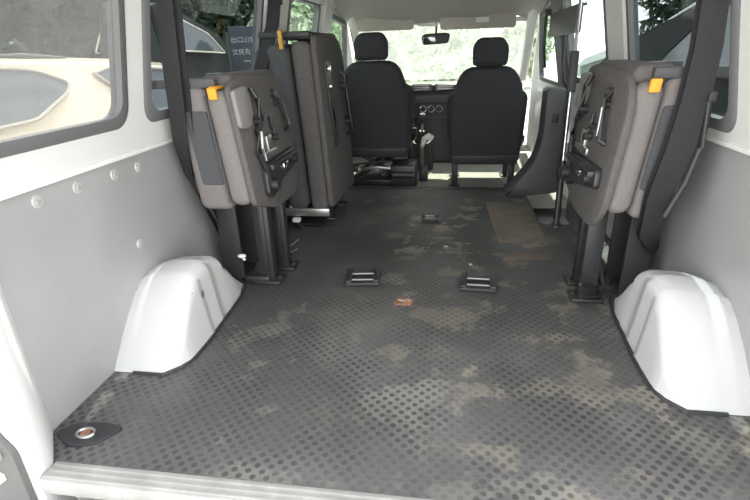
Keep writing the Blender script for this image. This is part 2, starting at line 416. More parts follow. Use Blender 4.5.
# bolts of the left panel
for y, z, lb in ((.257, .565, 'round washer bolt on grey panel, rearmost under the left window'), (.396, .563, 'washer bolt on grey left panel, second from the rear jamb'),
                 (.551, .560, 'washer bolt on grey left panel below the first white pillar'), (.67, .556, 'washer bolt on grey left panel next to the seat belt'), (.594, .32, 'lone washer bolt low on grey left panel above the wheel arch')):
    t = thing('panel_bolt', lb, 'bolt', (-.885, y, z), 'bolts on the left grey panel')
    m = MB(); m.cyl((-.8855, y, z), (-.882, y, z), .017, .015, 20); m.build('washer', GALV, t)
    m = MB(); m.cyl((-.883, y, z), (-.877, y, z), .008, .007, 6); m.build('bolt_head', SHEET, t)

# ------------------------------------------------------------------ folded single seats
def lean(m, k=.10, z0=.35):
    for v in m.bm.verts: v.co.x -= k * (v.co.z - z0)
    return m
def seat_single():
    X, Y = -.66, 1.06
    t = thing('jump_seat', 'grey single seat folded up against the left wall, orange strap on top', 'seat', (X, Y, 0), 'folded single seats')
    P = lambda pts: [(X + a, b) for a, b in pts]
    def B(m, *a, bev=.01, seg=3): return m.box(X + a[0], X + a[1], Y + a[2], Y + a[3], a[4], a[5], bev, seg)
    # cushion: its fabric side is the fat rolled edge
    m = MB(); m.prism(P(rrect(.012, .088, .385, .775, .034, 7)), 'xz', Y - .262, Y + .262, .028, 4); c = lean(m).build('seat_cushion', FAB, t, ang=50)
    m = MB(); m.tube([(X + .012, Y - .258, .40), (X + .012, Y - .258, .58), (X + .012, Y - .254, .76)], .004, 6); lean(m, .10, .35).build('piping', FABD, c)
    # base board covering the underside (faces the aisle)
    out = rpoly([(Y - .255, .385), (Y - .05, .318), (Y + .20, .318), (Y + .275, .40), (Y + .275, .72), (Y + .20, .80), (Y - .20, .81), (Y - .262, .78)], [.03, .05, .07, .05, .06, .06, .05, .03])
    m = MB(); m.prism(out, 'yz', X + .082, X + .108, .010, 2); b = lean(m).build('base_board', BOARD, t)
    # backrest folded over the cushion, on the wall side
    m = MB(); m.prism(P(rrect(-.112, .009, .365, .79, .03, 6)), 'xz', Y - .245, Y + .245, .022, 3); bk = lean(m).build('backrest', FAB, t, ang=50)
    for ya in (Y - .2485, Y + .240):
        m = MB(); m.prism(P(rrect(-.078, .002, .46, .71, .012, 4)), 'xz', ya, ya + .0085, .002, 1); lean(m).build('fabric_inset', FABD, bk)
    # lighter flap at the corner of the board
    m = MB(); m.prism(rpoly([(Y - .268, .775), (Y - .268, .655), (Y - .19, .645), (Y - .145, .69), (Y - .145, .755), (Y - .165, .785)], [.015, .02, .04, .04, .03, .03]), 'yz', X + .106, X + .124, .007, 2)
    lean(m).build('corner_flap', FAB2, t)
    # frame bar across the top towards the wall
    m = MB()
    for sy in (-1, 1): m.box(X - .205, X + .05, Y + sy * .225 - .018, Y + sy * .225 + .018, .782, .812, .006, 2)
    m.box(X - .06, X - .02, Y - .24, Y + .24, .790, .806, .005, 2)
    lean(m).build('top_frame', DARKP, t)
    m = MB(); m.prism(P(rrect(-.02, .095, .765, .822, .026, 6)), 'xz', Y - .20, Y + .22, .02, 3); lean(m).build('front_roll', BOARD, t)
    # orange pull strap
    m = MB(); m.box(X + .034, X + .064, Y - .276, Y - .260, .748, .785, .005, 2); m.box(X + .037, X + .061, Y - .264, Y - .20, .778, .788, .003, 2)
    lean(m).build('pull_strap', ORANGE, t)
    m = MB(); m.box(X + .034, X + .064, Y + .260, Y + .276, .748, .785, .005, 2); lean(m).build('pull_strap', ORANGE, t)
    # hinge mechanism on the board
    xb = X + .108
    m = MB()
    m.tube([(xb + .012, Y - .125, .775), (xb + .026, Y - .118, .74), (xb + .026, Y - .118, .66), (xb + .02, Y - .16, .625), (xb + .02, Y - .185, .56), (xb + .02, Y - .15, .50), (xb + .014, Y - .13, .44)], .010, 10)
    m.cyl((xb, Y - .12, .66), (xb + .03, Y - .12, .66), .014); lean(m).build('release_bar', BLACKM, t)
    m = MB(); m.tube([(xb + .004, Y + .115, .735), (xb + .022, Y + .120, .72), (xb + .024, Y + .165, .60), (xb + .004, Y + .170, .585)], .008, 10)
    m.cyl((xb - .004, Y + .10, .735), (xb + .02, Y + .10, .735), .016); m.cyl((xb - .004, Y + .11, .70), (xb + .016, Y + .11, .70), .012)
    h = lean(m).build('grab_handle', BLACKM, t)
    m = MB(); m.tube([(xb + .028, Y + .135, .695), (xb + .029, Y + .152, .64), (xb + .030, Y + .160, .61)], .0035, 8); lean(m).build('handle_sleeve', STEEL, h)
    m = MB(); m.tube([(xb + .036, Y - .163, .63), (xb + .034, Y - .178, .575), (xb + .033, Y - .165, .53)], .0045, 8); lean(m).build('spring', STEEL, t)
    m = MB(); m.box(xb - .002, xb + .016, Y - .075, Y - .02, .545, .60, .004); m.box(xb, xb + .012, Y - .15, Y + .02, .52, .545, .003)
    lean(m).build('latch_box', STEEL, t)
    m = MB(); m.cyl((xb, Y + .005, .585), (xb + .028, Y + .005, .585), .013); m.cyl((xb, Y + .02, .62), (xb + .018, Y + .02, .62), .008)
    m.tube([(xb + .012, Y + .0, .66), (xb + .014, Y + .01, .62), (xb + .02, Y + .005, .59)], .006, 8); lean(m).build('pivot_bolt', BLACKM, t)
    m = MB()
    m.prism(rpoly([(Y - .15, .505), (Y + .20, .515), (Y + .215, .455), (Y + .12, .44), (Y - .06, .41), (Y - .12, .38), (Y - .165, .40)], .02), 'yz', xb - .002, xb + .02, .004, 2)
    m.cyl((xb, Y - .12, .43), (xb + .045, Y - .12, .43), .022); m.box(xb, xb + .04, Y - .13, Y + .19, .485, .505, .004)
    m.cyl((xb + .01, Y + .15, .475), (xb + .04, Y + .15, .475), .018)
    hp = lean(m).build('hinge_plate', BLACKM, t)
    m = MB(); m.box(xb + .018, xb + .03, Y + .01, Y + .055, .458, .485, .004); m.ell((xb + .026, Y + .05, .475), (.008, .014, .012), 10, 8); lean(m).build('latch_pin', CHROME, hp)
    # pedestal legs
    for y0, x0 in ((-.06, .035), (.08, .05)):
        m = MB(); m.box(X + x0 - .030, X + x0 + .032, Y + y0 - .022, Y + y0 + .022, .012, .40, .006, 2)
        m.box(X + x0 - .012, X + x0 + .014, Y + y0 - .028, Y + y0 - .020, .03, .37, .004, 2)
        m.cyl((X + x0, Y + y0 - .03, .36), (X + x0, Y + y0 + .03, .36), .016)
        g = m.build('leg', BLACKM, t)
        m = MB(); m.box(X + x0 - .055, X + x0 + .06, Y + y0 - .045, Y + y0 + .045, .0, .016, .005, 2); m.cyl((X + x0 + .045, Y + y0, .01), (X + x0 + .045, Y + y0, .026), .012, n=6)
        m.build('foot', BLACKM, g)
    m = MB(); m.box(X - .06, X + .05, Y - .10, Y - .06, .001, .035, .012, 3); m.tube([(X + .02, Y + .10, .05), (X + .08, Y + .15, .085), (X + .10, Y + .17, .10)], .006, 8); m.tube([(X + .02, Y + .12, .03), (X + .09, Y + .17, .05)], .006, 8)
    m.tube([(X + .0, Y - .07, .36), (X + .03, Y + .085, .20), (X + .0, Y + .085, .06)], .008, 8); m.tube([(X + .02, Y - .09, .40), (X + .05, Y - .03, .345), (X + .06, Y + .09, .33)], .010, 8)
    m.build('floor_lock', BLACKM, t)
    m = MB(); m.ell((X - .045, Y - .12, .135), (.018, .012, .008), 12, 8); m.tube([(X - .05, Y - .115, .13), (X - .035, Y - .115, .115)], .005, 8); m.build('cable_end', LABEL, t)
    m = MB(); m.box(X - .145, X - .06, Y - .09, Y - .075, .02, .37, .004); m.box(X - .145, X - .06, Y + .075, Y + .09, .02, .37, .004); m.box(X - .18, X - .08, Y - .076, Y + .076, .0, .02); m.build('under_seat_shade', BLACKP, t)  # dark panels added to stand in for shade and belt under the seat
    return t
st = seat_single()
dup(st, (.672, 1.035, 0), PI, 'grey single seat folded up against the right wall, orange strap on top')

# ------------------------------------------------------------------ folded double seat further forward on the left
X, Y = -.66, 1.93
t = thing('folded_bench', 'tall dark grey double seat folded up on the left, ochre strap at its top', 'seat', (X, Y, 0))
def LB(m): return lean(m, .05, .5)
P = lambda pts: [(X + a, b) for a, b in pts]
m = MB(); m.prism(P(rrect(.03, .125, .10, .93, .035, 6)), 'xz', Y - .30, Y + .30, .03, 4); LB(m).build('seat_cushion', BOARD, t, ang=50)
m = MB(); m.prism(P(rrect(-.09, .022, .11, .92, .045, 6)), 'xz', Y - .32, Y + .28, .035, 4); LB(m).build('backrest', FABD, t, ang=50)
m = MB(); m.prism(P(rrect(-.16, -.095, .25, .90, .03, 6)), 'xz', Y - .28, Y + .28, .025, 4); LB(m).build('back_panel', DARKP, t, ang=50)
m = MB(); m.prism(rpoly([(Y - .30, .12), (Y + .30, .10), (Y + .31, .85), (Y + .22, .95), (Y - .28, .955)], [.03, .06, .08, .09, .05]), 'yz', X + .125, X + .155, .010, 2); LB(m).build('base_board', BOARD, t)
m = MB(); m.box(X - .12, X + .13, Y - .29, Y - .25, .945, .972, .008); m.box(X - .12, X + .13, Y + .2, Y + .24, .945, .972, .008); m.box(X - .02, X + .14, Y - .26, Y + .24, .935, .968, .012)
LB(m).build('top_frame', BLACKP, t)
m = MB(); m.box(X - .005, X + .014, Y - .345, Y - .325, .895, .975, .004); m.box(X - .005, X + .014, Y - .34, Y - .25, .966, .976, .003); LB(m).build('pull_strap', YEL, t)
xb = X + .155
m = MB(); m.prism(rpoly([(Y - .19, .84), (Y - .08, .84), (Y - .06, .45), (Y - .12, .40), (Y - .16, .60)], .02), 'yz', xb - .002, xb + .012, .004); m.tube([(xb + .012, Y - .12, .66), (xb + .022, Y - .115, .55), (xb + .012, Y - .10, .42)], .009, 8); LB(m).build('hinge_plate', BLACKM, t)
for z in (.80, .715):
    m = MB(); m.cyl((xb + .01, Y - .135, z), (xb + .022, Y - .135, z), .015, .013, 14); LB(m).build('bolt_head', CHROME, t)
m = MB(); m.tube([(xb, Y + .16, .78), (xb + .03, Y + .17, .75), (xb + .03, Y + .19, .45), (xb, Y + .2, .42)], .012, 8); m.cyl((xb, Y + .15, .70), (xb + .03, Y + .15, .70), .02); m.cyl((xb, Y + .2, .5), (xb + .03, Y + .2, .5), .025); LB(m).build('grab_handle', BLACKM, t)
for y0 in (-.12, .14):
    m = MB(); m.box(X + .06, X + .11, Y + y0 - .02, Y + y0 + .02, .01, .13, .005); m.cyl((X + .085, Y + y0 - .025, .10), (X + .085, Y + y0 + .025, .10), .03); g = m.build('leg', BLACKM, t)
    m = MB(); m.box(X - .10, X + .14, Y + y0 - .035, Y + y0 + .035, 0, .016, .004); m.build('foot', BLACKM, g)
m = MB(); m.box(X + .11, X + .128, Y - .15, Y - .125, .02, .26, .003); m.cyl((X + .10, Y - .14, .20), (X + .14, Y - .14, .20), .018); m.build('lock_lever', BLACKM, t)
m = MB(); m.box(X - .11, X + .15, Y - .31, Y - .29, .075, .118, .004); m.build('cross_rail', STEEL, t)
m = MB(); m.box(X - .045, X - .005, Y - .345, Y - .31, .05, .072, .005); m.build('belt_buckle', LABEL, t)
m = MB(); m.tube([(X - .03, Y - .33, .055), (X + .01, Y - .335, .02), (X - .02, Y - .34, -.0 + .008)], .008, 8); m.box(X - .16, X + .10, Y - .28, Y + .28, .018, .022); m.build('cable', WEB, t)

# ------------------------------------------------------------------ seat belts
def belt(side):
    t = thing('seat_belt', 'black seat belt webbing hanging down the %s wall beside the folded seat' % ('left' if side < 0 else 'right'), 'seat belt', (side * .84, .95, 0), 'rear seat belts')
    if side < 0:
        path = [(.742, .78, 1.13), (.756, .78, 1.04), (.774, .785, .86), (.785, .79, .72), (.80, .80, .60), (.825, .86, .47), (.83, 1.02, .22), (.845, 1.15, .035)]
        wv = [(.055, 0, 0), (.055, 0, 0), (.058, 0, 0), (.062, .01, 0), (.062, .02, .02), (.06, .05, .03), (.03, .06, .03), (.02, .06, .02)]
    else:
        path = [(.738, .74, 1.13), (.757, .74, 1.03), (.768, .74, .86), (.764, .74, .726), (.752, .742, .60), (.728, .745, .47), (.725, .765, .34), (.845, .99, .18), (.848, 1.16, .035)]
        wv = [(.062, 0, 0), (.062, 0, 0), (.068, 0, .01), (.074, 0, .015), (.078, 0, .02), (.075, .0, .03), (.07, .03, .03), (.04, .05, .02), (.02, .06, .02)]
    m = MB(); m.band([(side * p[0], p[1], p[2]) for p in path], [(side * w_[0], w_[1], w_[2]) for w_ in wv], [(0, .004, .001)] * len(path)); m.build('webbing', WEB, t)
    m = MB(); m.band([(side * (p[0] - (.012 if side < 0 else .002)), p[1] + .025, p[2]) for p in path], [(side * w_[0], w_[1], w_[2]) for w_ in wv], [(0, .004, .001)] * len(path)); m.build('lap_webbing', WEB, t)
    yc = [.78 if side < 0 else .745]
    m = MB(); m.box(*sorted((side * .80, side * .883)), 1.11, 1.23, .0, .10, .012, 3); m.build('retractor', BLACKP, t)
    m = MB(); m.box(*sorted((side * (xw(1.12) - .07), side * (xw(1.12) - .001))), yc[0] - .05, yc[0] + .05, 1.09, 1.15, .012, 3); m.build('belt_guide', BLACKP, t)
    if side > 0:
        m = MB(); m.tube([(.800, .735, .735), (.80, .735, .60), (.782, .737, .50), (.745, .74, .395)], .008, 8); m.build('stalk', BLACKP, t)
        m = MB(); m.box(.79, .81, .725, .745, .725, .75, .004); m.build('buckle', BLACKP, t)
    return t
belt(-1); belt(1)
t = thing('seat_belt', 'black belt webbing hanging behind the white pillar beside the tall folded seat', 'seat belt', (-.74, 2.0, .9))
m = MB(); m.band([(-.728, 1.73, 1.13), (-.738, 1.68, 1.0), (-.775, 1.60, .85), (-.828, 1.57, .70), (-.858, 1.56, .45), (-.86, 1.56, .2), (-.86, 1.54, .02)], [(.06, 0, 0), (.065, 0, 0), (.06, .02, 0), (.04, .03, 0), (.03, .03, 0), (.03, .02, 0), (.03, .03, 0)], [(0, .005, 0)] * 7); m.build('webbing', WEB, t)
m = MB(); m.box(-.765, -.70, 1.725, 1.76, 1.09, 1.14, .01, 3); m.build('belt_guide', BLACKP, t)

# ------------------------------------------------------------------ fittings on the floor
def floor_latch(x, y, sc, label, rot=0):
    t = thing('floor_latch', label, 'floor latch', (x, y, 0), 'floor latches')
    q = lambda *a: (x + a[0] * sc, x + a[1] * sc, y + a[2] * sc, y + a[3] * sc, a[4], a[5])
    m = MB(); m.box(*q(-.065, .065, -.065, .065, -.004, .006), .003); m.box(*q(-.07, .07, -.07, -.045, .002, .018), .004); m.build('base_plate', BLACKM, t)
    for a in (-1, 1):
        m = MB(); m.box(*q(a * .056 - .012, a * .056 + .012, -.062, .062, .003, .026), .005); m.build('side_cheek', BLACKM, t)
    for b in (-.03, .028):
        m = MB(); m.cyl((x - .05 * sc, y + b * sc, .014), (x + .05 * sc, y + b * sc, .014), .0055 * sc, n=10); m.build('striker_bar', STEEL2, t)
    t.rotation_euler = (0, 0, rot); return t
floor_latch(-.235, 1.04, 1., 'black floor latch with two striker bars, left of the aisle centre', .12)
floor_latch(.233, 1.03, 1., 'black floor latch with two striker bars, right of the aisle centre', -.05)
floor_latch(.008, 1.83, .62, 'small black floor latch in mid aisle, farthest from the rear sill')
t = thing('cover_plate', 'small rusty brown plate on the rubber floor between the two latches', 'plate', (-.05, .863, 0))
m = MB(); m.prism(rpoly([(-.085, .84), (-.02, .835), (-.012, .885), (-.075, .895)], .008), 'xy', -.002, .004, .001); m.build('plate', RUST, t)
m = MB(); m.tube([(-.068, .868, .005), (-.048, .860, .007), (-.035, .872, .007), (-.024, .866, .005)], .0035, 6); m.build('bent_tab', STEEL, t)
t = thing('tie_down', 'black tie-down ring plate at the left rear floor corner', 'tie-down', (-.80, .085, 0))
m = MB(); m.prism(rpoly([(-.872, .085), (-.80, .045), (-.735, .065), (-.70, .125), (-.76, .135), (-.84, .125)], .02), 'xy', -.002, .006, .002); m.build('base_plate', BLACKM, t)
m = MB(); m.tube([(-.785 + .022 * math.cos(a * PI / 8), .09 + .016 * math.sin(a * PI / 8), .009) for a in range(17)], .004, 8); m.build('ring', STEEL, t)
m = MB(); m.cyl((-.785, .09, .004), (-.785, .09, .010), .012, n=12); m.build('bolt_head', RUST, t)
m = MB(); m.prism(rpoly([(.326, 2.15), (.575, 2.17), (.58, 1.55), (.35, 1.49)], .01), 'xy', .0, .004, .001); tag(m.build('floor_board', TAN), 'tan worn rectangular board lying on floor near the step well', 'board')
m = MB(); m.prism(rpoly([(.35, 1.28), (.36, 1.375), (.565, 1.40), (.57, 1.32)], .012), 'xy', .0, .003, .001); tag(m.build('floor_board', TAN), 'narrow tan strip lying in front of the right folded seat', 'board')
for x, y, lb in ((.10, 1.43, 'tiny metal screw on floor behind the small latch'), (.21, 1.23, 'tiny metal screw on floor above the right latch')):
    m = MB(); m.cyl((x, y, -.001), (x, y, .003), .011, .008, 10); tag(m.build('floor_screw', STEEL), lb, 'screw')

# rear hinge at the left jamb
t = thing('hinge_bracket', 'grey steel rear door hinge bolted on the left jamb', 'hinge', (-.88, -.055, .05))
m = MB(); m.prism(rpoly([(-.93, .20), (-.865, .195), (-.845, .125), (-.82, .09), (-.82, -.16), (-.93, -.16)], [.01, .03, .02, .02, .01, .01]), 'xz', -.068, -.050, .005, 2); m.build('hinge_plate', mat('zinc_plate', (.11, .11, .105), .5, .2), t)
for z in (.02, -.09):
    m = MB(); m.cyl((-.875, -.066, z), (-.875, -.080, z), .016, .014, 6); m.build('bolt_head', WHITE2, t)
m = MB(); m.box(-.93, -.845, -.095, -.066, .075, .10, .006); m.cyl((-.92, -.09, .0), (-.92, -.09, .14), .012); m.build('hinge_arm', SHEET, t)

# ------------------------------------------------------------------ right doorway
t = thing('pillar_cover', 'grey plastic pillar cover flaring to the floor by the right step', 'pillar cover', (.62, 2.36, 0))
prof = rpoly([(.455, .0), (.60, .0), (.77, .02), (.77, .64), (.655, .64), (.655, .36), (.625, .22), (.555, .12)], [.01, 0, .02, .03, .03, .08, .12, .10])
m = MB(); m.prism(prof, 'xz', 2.31, 2.49, .012, 2); m.build('cover', DARKP, t)
m = MB(); m.box(.695, .73, 2.295, 2.306, .45, .50, .004); m.build('belt_slot', BLACKP, t)
t = thing('grab_pole', 'slim steel grab pole standing beside the right step well', 'pole', (.665, 1.80, 0))
top = (.715, 2.02, 1.17)
def PT(k): return tuple(a + (b - a) * k for a, b in zip((.665, 1.755, .0), top))
m = MB(); m.tube([PT(.28), PT(.6), PT(1)], .0085, 10); m.build('pole', CHROME, t)
m = MB(); m.tube([PT(0.), PT(.28)], .016, 10); m.cyl((.665, 1.755, 0), (.665, 1.755, .012), .03, .026); m.build('lower_sleeve', BLACKM, t)
m = MB(); m.tube([PT(.20), PT(.225), PT(.255)], [.02, .03, .02], 12); m.build('joint', BLACKM, t)
m = MB(); m.tube([PT(.56), PT(.72)], .022, 10); m.build('padded_grip', DARKP, t)

# ------------------------------------------------------------------ front seats
def front_seat(x, y, dz, label, driver):
    t = thing('front_seat', label, 'seat', (x, y, -.08), 'front seats')
    def rec(m, a=10):
        R = Matrix.Translation((0, y, .20)) @ Matrix.Rotation(math.radians(a), 4, 'X') @ Matrix.Translation((0, -y, -.20)); bmesh.ops.transform(m.bm, matrix=R, verts=m.bm.verts); return m
    prof = rpoly([(x - .24, .185 + dz), (x + .24, .185 + dz), (x + .245, .60 + dz), (x + .17, .815 + dz), (x - .17, .815 + dz), (x - .245, .60 + dz)], [.04, .04, .10, .09, .09, .10])
    m = MB(); m.prism(prof, 'xz', y - .06, y + .075, .035, 4); bk = rec(m).build('backrest', FABC, t, ang=60)
    m = MB(); m.box(x - .225, x + .225, y - .068, y + .05, .175 + dz, .245 + dz, .012, 3); rec(m).build('lower_panel', BLACKP, bk)
    for sx in (-1, 1):
        m = MB(); m.prism(rpoly([(x + sx * .20, .30 + dz), (x + sx * .262, .32 + dz), (x + sx * .268, .62 + dz), (x + sx * .20, .66 + dz)], .03), 'xz', y + .03, y + .12, .025, 3); rec(m).build('side_bolster', FABC, bk)
    prof = rpoly([(x - .108, .825 + dz), (x + .108, .825 + dz), (x + .112, .94 + dz), (x + .075, .99 + dz), (x - .075, .99 + dz), (x - .112, .94 + dz)], [.03, .03, .05, .06, .06, .05])
    m = MB(); m.prism(prof, 'xz', y - .035, y + .065, .03, 4); hr = rec(m).build('headrest', FABC, t, ang=60)
    for sx in (-1, 1):
        m = MB(); m.cyl((x + sx * .05, y + .01, .80 + dz), (x + sx * .05, y + .01, .86 + dz), .007); rec(m).build('headrest_post', CHROME, hr)
    m = MB(); m.box(x - .245, x + .245, y + .03, y + .53, .22 + dz, .35 + dz, .05, 4); m.build('seat_cushion', FABC, t, ang=60)
    if driver:
        m = MB(); m.box(x - .22, x + .24, y + .06, y + .46, -.08, -.03, .008); m.box(x - .23, x + .23, y + .05, y + .48, .17 + dz, .225 + dz, .01); m.build('seat_base', BLACKM, t)
        for sy in (.10, .42):
            m = MB(); m.tube([(x - .2, y + sy, -.03), (x + .2, y + sy, .19)], .016, 8); m.tube([(x + .2, y + sy, -.03), (x - .2, y + sy, .19)], .016, 8)
            m.build('scissor_frame', BLACKM, t)
        m = MB(); m.box(x + .10, x + .29, y - .02, y + .20, -.08, .10, .015, 3); m.cyl((x + .12, y - .03, .03), (x + .27, y - .03, .03), .025); m.build('air_pump', BLACKM, t)
        m = MB(); m.tube([(x - .12, y + .0, .065), (x, y - .02, .085), (x + .10, y + .0, .07)], .013, 8); m.build('adjuster_bar', STEEL, t)
        m = MB(); m.box(x - .21, x - .15, y + .0, y + .05, .04, .09, .008); m.cyl((x - .17, y - .01, .10), (x + .1, y - .01, .13), .009); m.cyl((x + .05, y - .01, .04), (x + .05, y - .03, .04), .02); m.build('seat_motor', BLACKM, t)
        m = MB(); m.box(x - .31, x - .27, y - .02, y + .2, -.08, .14, .01); m.build('lap_belt_anchor', GREYP, t)
    else:
        for sx in (-.20, .20):
            for sy in (.06, .42):
                m = MB(); m.box(x + sx - .022, x + sx + .022, y + sy - .025, y + sy + .025, -.08, .20 + dz, .006); g = m.build('leg', BLACKM, t)
                m = MB(); m.box(x + sx - .04, x + sx + .04, y + sy - .05, y + sy + .05, -.08, -.066, .004); m.build('foot', BLACKM, g)
        m = MB(); m.box(x - .23, x + .23, y + .03, y + .48, .165 + dz, .225 + dz, .01); m.build('seat_base', BLACKM, t)
    m = MB(); m.tube([(x + .255, y + .14, .26 + dz), (x + .27, y + .12, .30 + dz), (x + .27, y + .11, .345 + dz)], .016, 8); m.build('belt_buckle', BLACKM if driver else CHROME, t)
    return t
front_seat(-.42, 2.75, .0, 'charcoal fabric front seat on the left with black scissor base', True)
front_seat(.345, 2.75, -.055, 'charcoal fabric front seat on the right standing on four legs', False)

# ------------------------------------------------------------------ dashboard and cab fittings
t = thing('dashboard', 'black dashboard with two centre vents and three round knobs', 'dashboard', (0, 3.85, -.08))
m = MB(); m.prism(rpoly([(3.72, .30), (3.70, .50), (3.73, .585), (3.86, .60), (4.30, .575), (4.55, .52), (4.55, .10), (3.95, .10)], [.02, .03, .03, .04, .02, .02, .02, .05]), 'yz', -.84, .70, .01, 2); m.build('dash_body', BLACKP, t)
m = MB(); m.prism(rpoly([(3.66, .10), (3.68, .34), (3.70, .52), (3.90, .52), (4.2, -.08), (3.62, -.08)], [.03, .03, .02, 0, 0, .03]), 'yz', -.27, .18, .012, 2); m.build('centre_stack', BLACKP, t)
for x0, x1, sl in ((-.235, -.055, 0), (-.035, .145, .01)):
    m = MB(); m.prism(rpoly([(x0, .535), (x1, .535 + sl), (x1 - .005, .592 - sl), (x0, .592)], .014), 'xz', 3.682, 3.72, .004); v = m.build('air_vent', DARKP, t)
    m = MB()
    for z in (.548, .563, .578): m.box(x0 + .02, x1 - .03, 3.676, 3.684, z, z + .004)
    m.build('vent_slats', STEEL, v)
    m = MB(); m.tube([(x0 + .006, 3.68, .54), (x0 + .006, 3.68, .586), (x1 - .01, 3.68, .586 - sl), (x1 - .006, 3.68, .54 + sl), (x0 + .006, 3.68, .54)], .003, 6); m.build('vent_rim', STEEL, v)
for x in (-.135, -.065, .005):
    m = MB(); m.cyl((x, 3.69, .385), (x, 3.665, .385), .030, .028, 20); kn = m.build('control_knob', BLACKP, t)
    m = MB(); m.tube([(x + .027 * math.cos(a * PI / 8), 3.665, .385 + .027 * math.sin(a * PI / 8)) for a in range(17)], .004, 6); m.build('knob_rim', CHROME, kn)
m = MB(); m.box(-.22, .10, 3.662, 3.69, .31, .325, .003); m.box(-.20, .12, 3.675, 3.70, .43, .50, .006); m.build('control_strip', DARKP, t)
t = thing('gear_lever', 'gear lever with silver topped knob standing between the front seats', 'gear lever', (-.14, 3.33, -.08))
m = MB(); m.cyl((-.13, 3.40, -.08), (-.13, 3.36, .16), .10, .075); m.build('console', BLACKP, t)
m = MB(); m.cyl((-.13, 3.36, .16), (-.125, 3.33, .25), .06, .02); m.build('boot', BLACKP, t)
m = MB(); m.tube([(-.125, 3.33, .24), (-.12, 3.31, .32)], .010, 8); m.build('shaft', STEEL, t)
m = MB(); m.ell((-.12, 3.305, .35), (.030, .028, .042), 16, 10); kb = m.build('knob', BLACKP, t)
m = MB(); m.ell((-.12, 3.305, .383), (.024, .022, .014), 14, 8); m.build('knob_cap', CHROME, kb)
t = thing('hand_brake', 'hand brake lever with pale handle beside the left front seat', 'lever', (-.12, 3.0, -.08))
m = MB(); m.box(-.125, -.06, 2.95, 3.10, -.08, .02, .01); m.build('bracket', BLACKP, t)
m = MB(); m.tube([(-.105, 3.0, .0), (-.105, 2.97, .10), (-.10, 2.95, .20)], [.010, .012, .012], 8); m.build('lever', STEEL, t)
m = MB(); m.tube([(-.102, 2.952, .19), (-.085, 2.94, .25), (-.05, 2.93, .27), (-.02, 2.93, .255)], [.014, .022, .028, .02], 10); m.build('grip', LABEL, t)
t = thing('steering_wheel', 'black steering wheel in front of the left front seat', 'steering wheel', (-.42, 3.5, .45))
R = Matrix.Translation((-.42, 3.42, .45)) @ Matrix.Rotation(math.radians(50), 4, 'X')
m = MB(); m.tube([R @ Vector((.19 * math.cos(a * PI / 16), .19 * math.sin(a * PI / 16), 0)) for a in range(33)], .015, 8); m.build('rim', BLACKP, t)
m = MB(); m.box(-.18, .18, -.02, .02, -.015, .01, .006, 2, R); m.box(-.06, .06, -.07, .05, -.03, .02, .015, 2, R); m.build('hub', BLACKP, t)
m = MB(); m.cyl(R @ Vector((0, 0, -.02)), (-.42, 3.75, .25), .03); m.build('column', BLACKP, t)
# mirror and visors
t = thing('rear_view_mirror', 'black interior rear-view mirror hanging at the windscreen centre', 'mirror', (-.035, 3.80, 1.06))
m = MB(); m.prism(rpoly([(-.145, .90), (.07, .91), (.085, .98), (.05, .993), (-.13, .985), (-.155, .97)], .022), 'xz', 3.70, 3.735, .010, 3); m.build('housing', BLACKP, t)
m = MB(); m.prism(rpoly([(-.138, .91), (-.035, .913), (-.035, .978), (-.145, .97)], .012), 'xz', 3.694, 3.702, .002); m.build('mirror_glass', mat('mirror_glass', (.25, .26, .27), .08, .8), t)
m = MB(); m.tube([(-.035, 3.73, .98), (-.035, 3.77, 1.03), (-.035, 3.80, 1.072)], .009, 8); m.build('stem', BLACKP, t)
def visor(x0, x1, z0, z1, lb):
    t = thing('sun_visor', lb, 'sun visor', ((x0 + x1) / 2, 3.66, z1), 'sun visors')
    m = MB(); m.prism(rpoly([(x0, z0), (x1, z0), (x1, z1 - .005), (x1 - .10, z1 + .01), (x0, z1)], [.03, .03, .02, .03, .02]), 'xz', 3.63, 3.652, .008, 3); m.build('panel', CEIL, t)
    m = MB(); m.cyl((x0 + .02, 3.65, z1), (x1 - .02, 3.65, z1 + .004), .007); m.cyl((x0 + .03, 3.65, z1), (x0 + .02, 3.70, z1 + .03), .01); m.build('hinge_rod', GREYP, t); return t
visor(-.69, -.215, 1.02, 1.13, 'grey folded sun visor above the left front seat')
v = visor(.0, .60, 1.01, 1.135, 'grey folded sun visor above the right front seat, with white label')
m = MB(); m.box(.285, .385, 3.624, 3.632, 1.055, 1.092, .001); m.build('label', LABEL, v)
m = MB(); m.box(-.19, -.02, 3.70, 3.76, 1.045, 1.062, .006); tag(m.build('visor_clip', WHITE2), 'pale trim clip at the header between the two sun visors', 'clip')
# door furniture, right front
t = thing('door_grab_strap', 'dark hanging grab strap at the right front door window', 'strap', (.80, 2.98, 1.05))
m = MB(); m.tube([(.745, 3.13, 1.08), (.745, 3.13, .98), (.75, 3.14, .85), (.77, 3.15, .72)], .010, 8); m.build('strap', BLACKP, t)
m = MB(); m.box(.735, .785, 3.10, 3.16, 1.06, 1.10, .008); m.build('mount', BLACKP, t)
t = thing('wind_deflector', 'dark shade panel at top of the right sliding door window', 'shade', (.76, 2.6, 1.0))
m = MB(); m.prism(rpoly([(2.15, .93), (3.04, .92), (3.04, 1.065), (2.15, 1.075)], .02), 'yz', .755, .763, .003); m.build('panel', GREYP, t)
m = MB(); m.cyl((.757, 2.25, 1.065), (.80, 2.25, 1.07), .008); m.build('mount', BLACKP, t)
t = thing('grab_bar', 'black curved inner handle by the right sliding door window', 'handle', (.83, 2.62, .75))
m = MB(); m.tube([(.845, 2.60, .60), (.80, 2.60, .66), (.785, 2.62, .78), (.79, 2.66, .90), (.80, 2.70, .98)], .011, 8); m.build('grip', BLACKP, t)

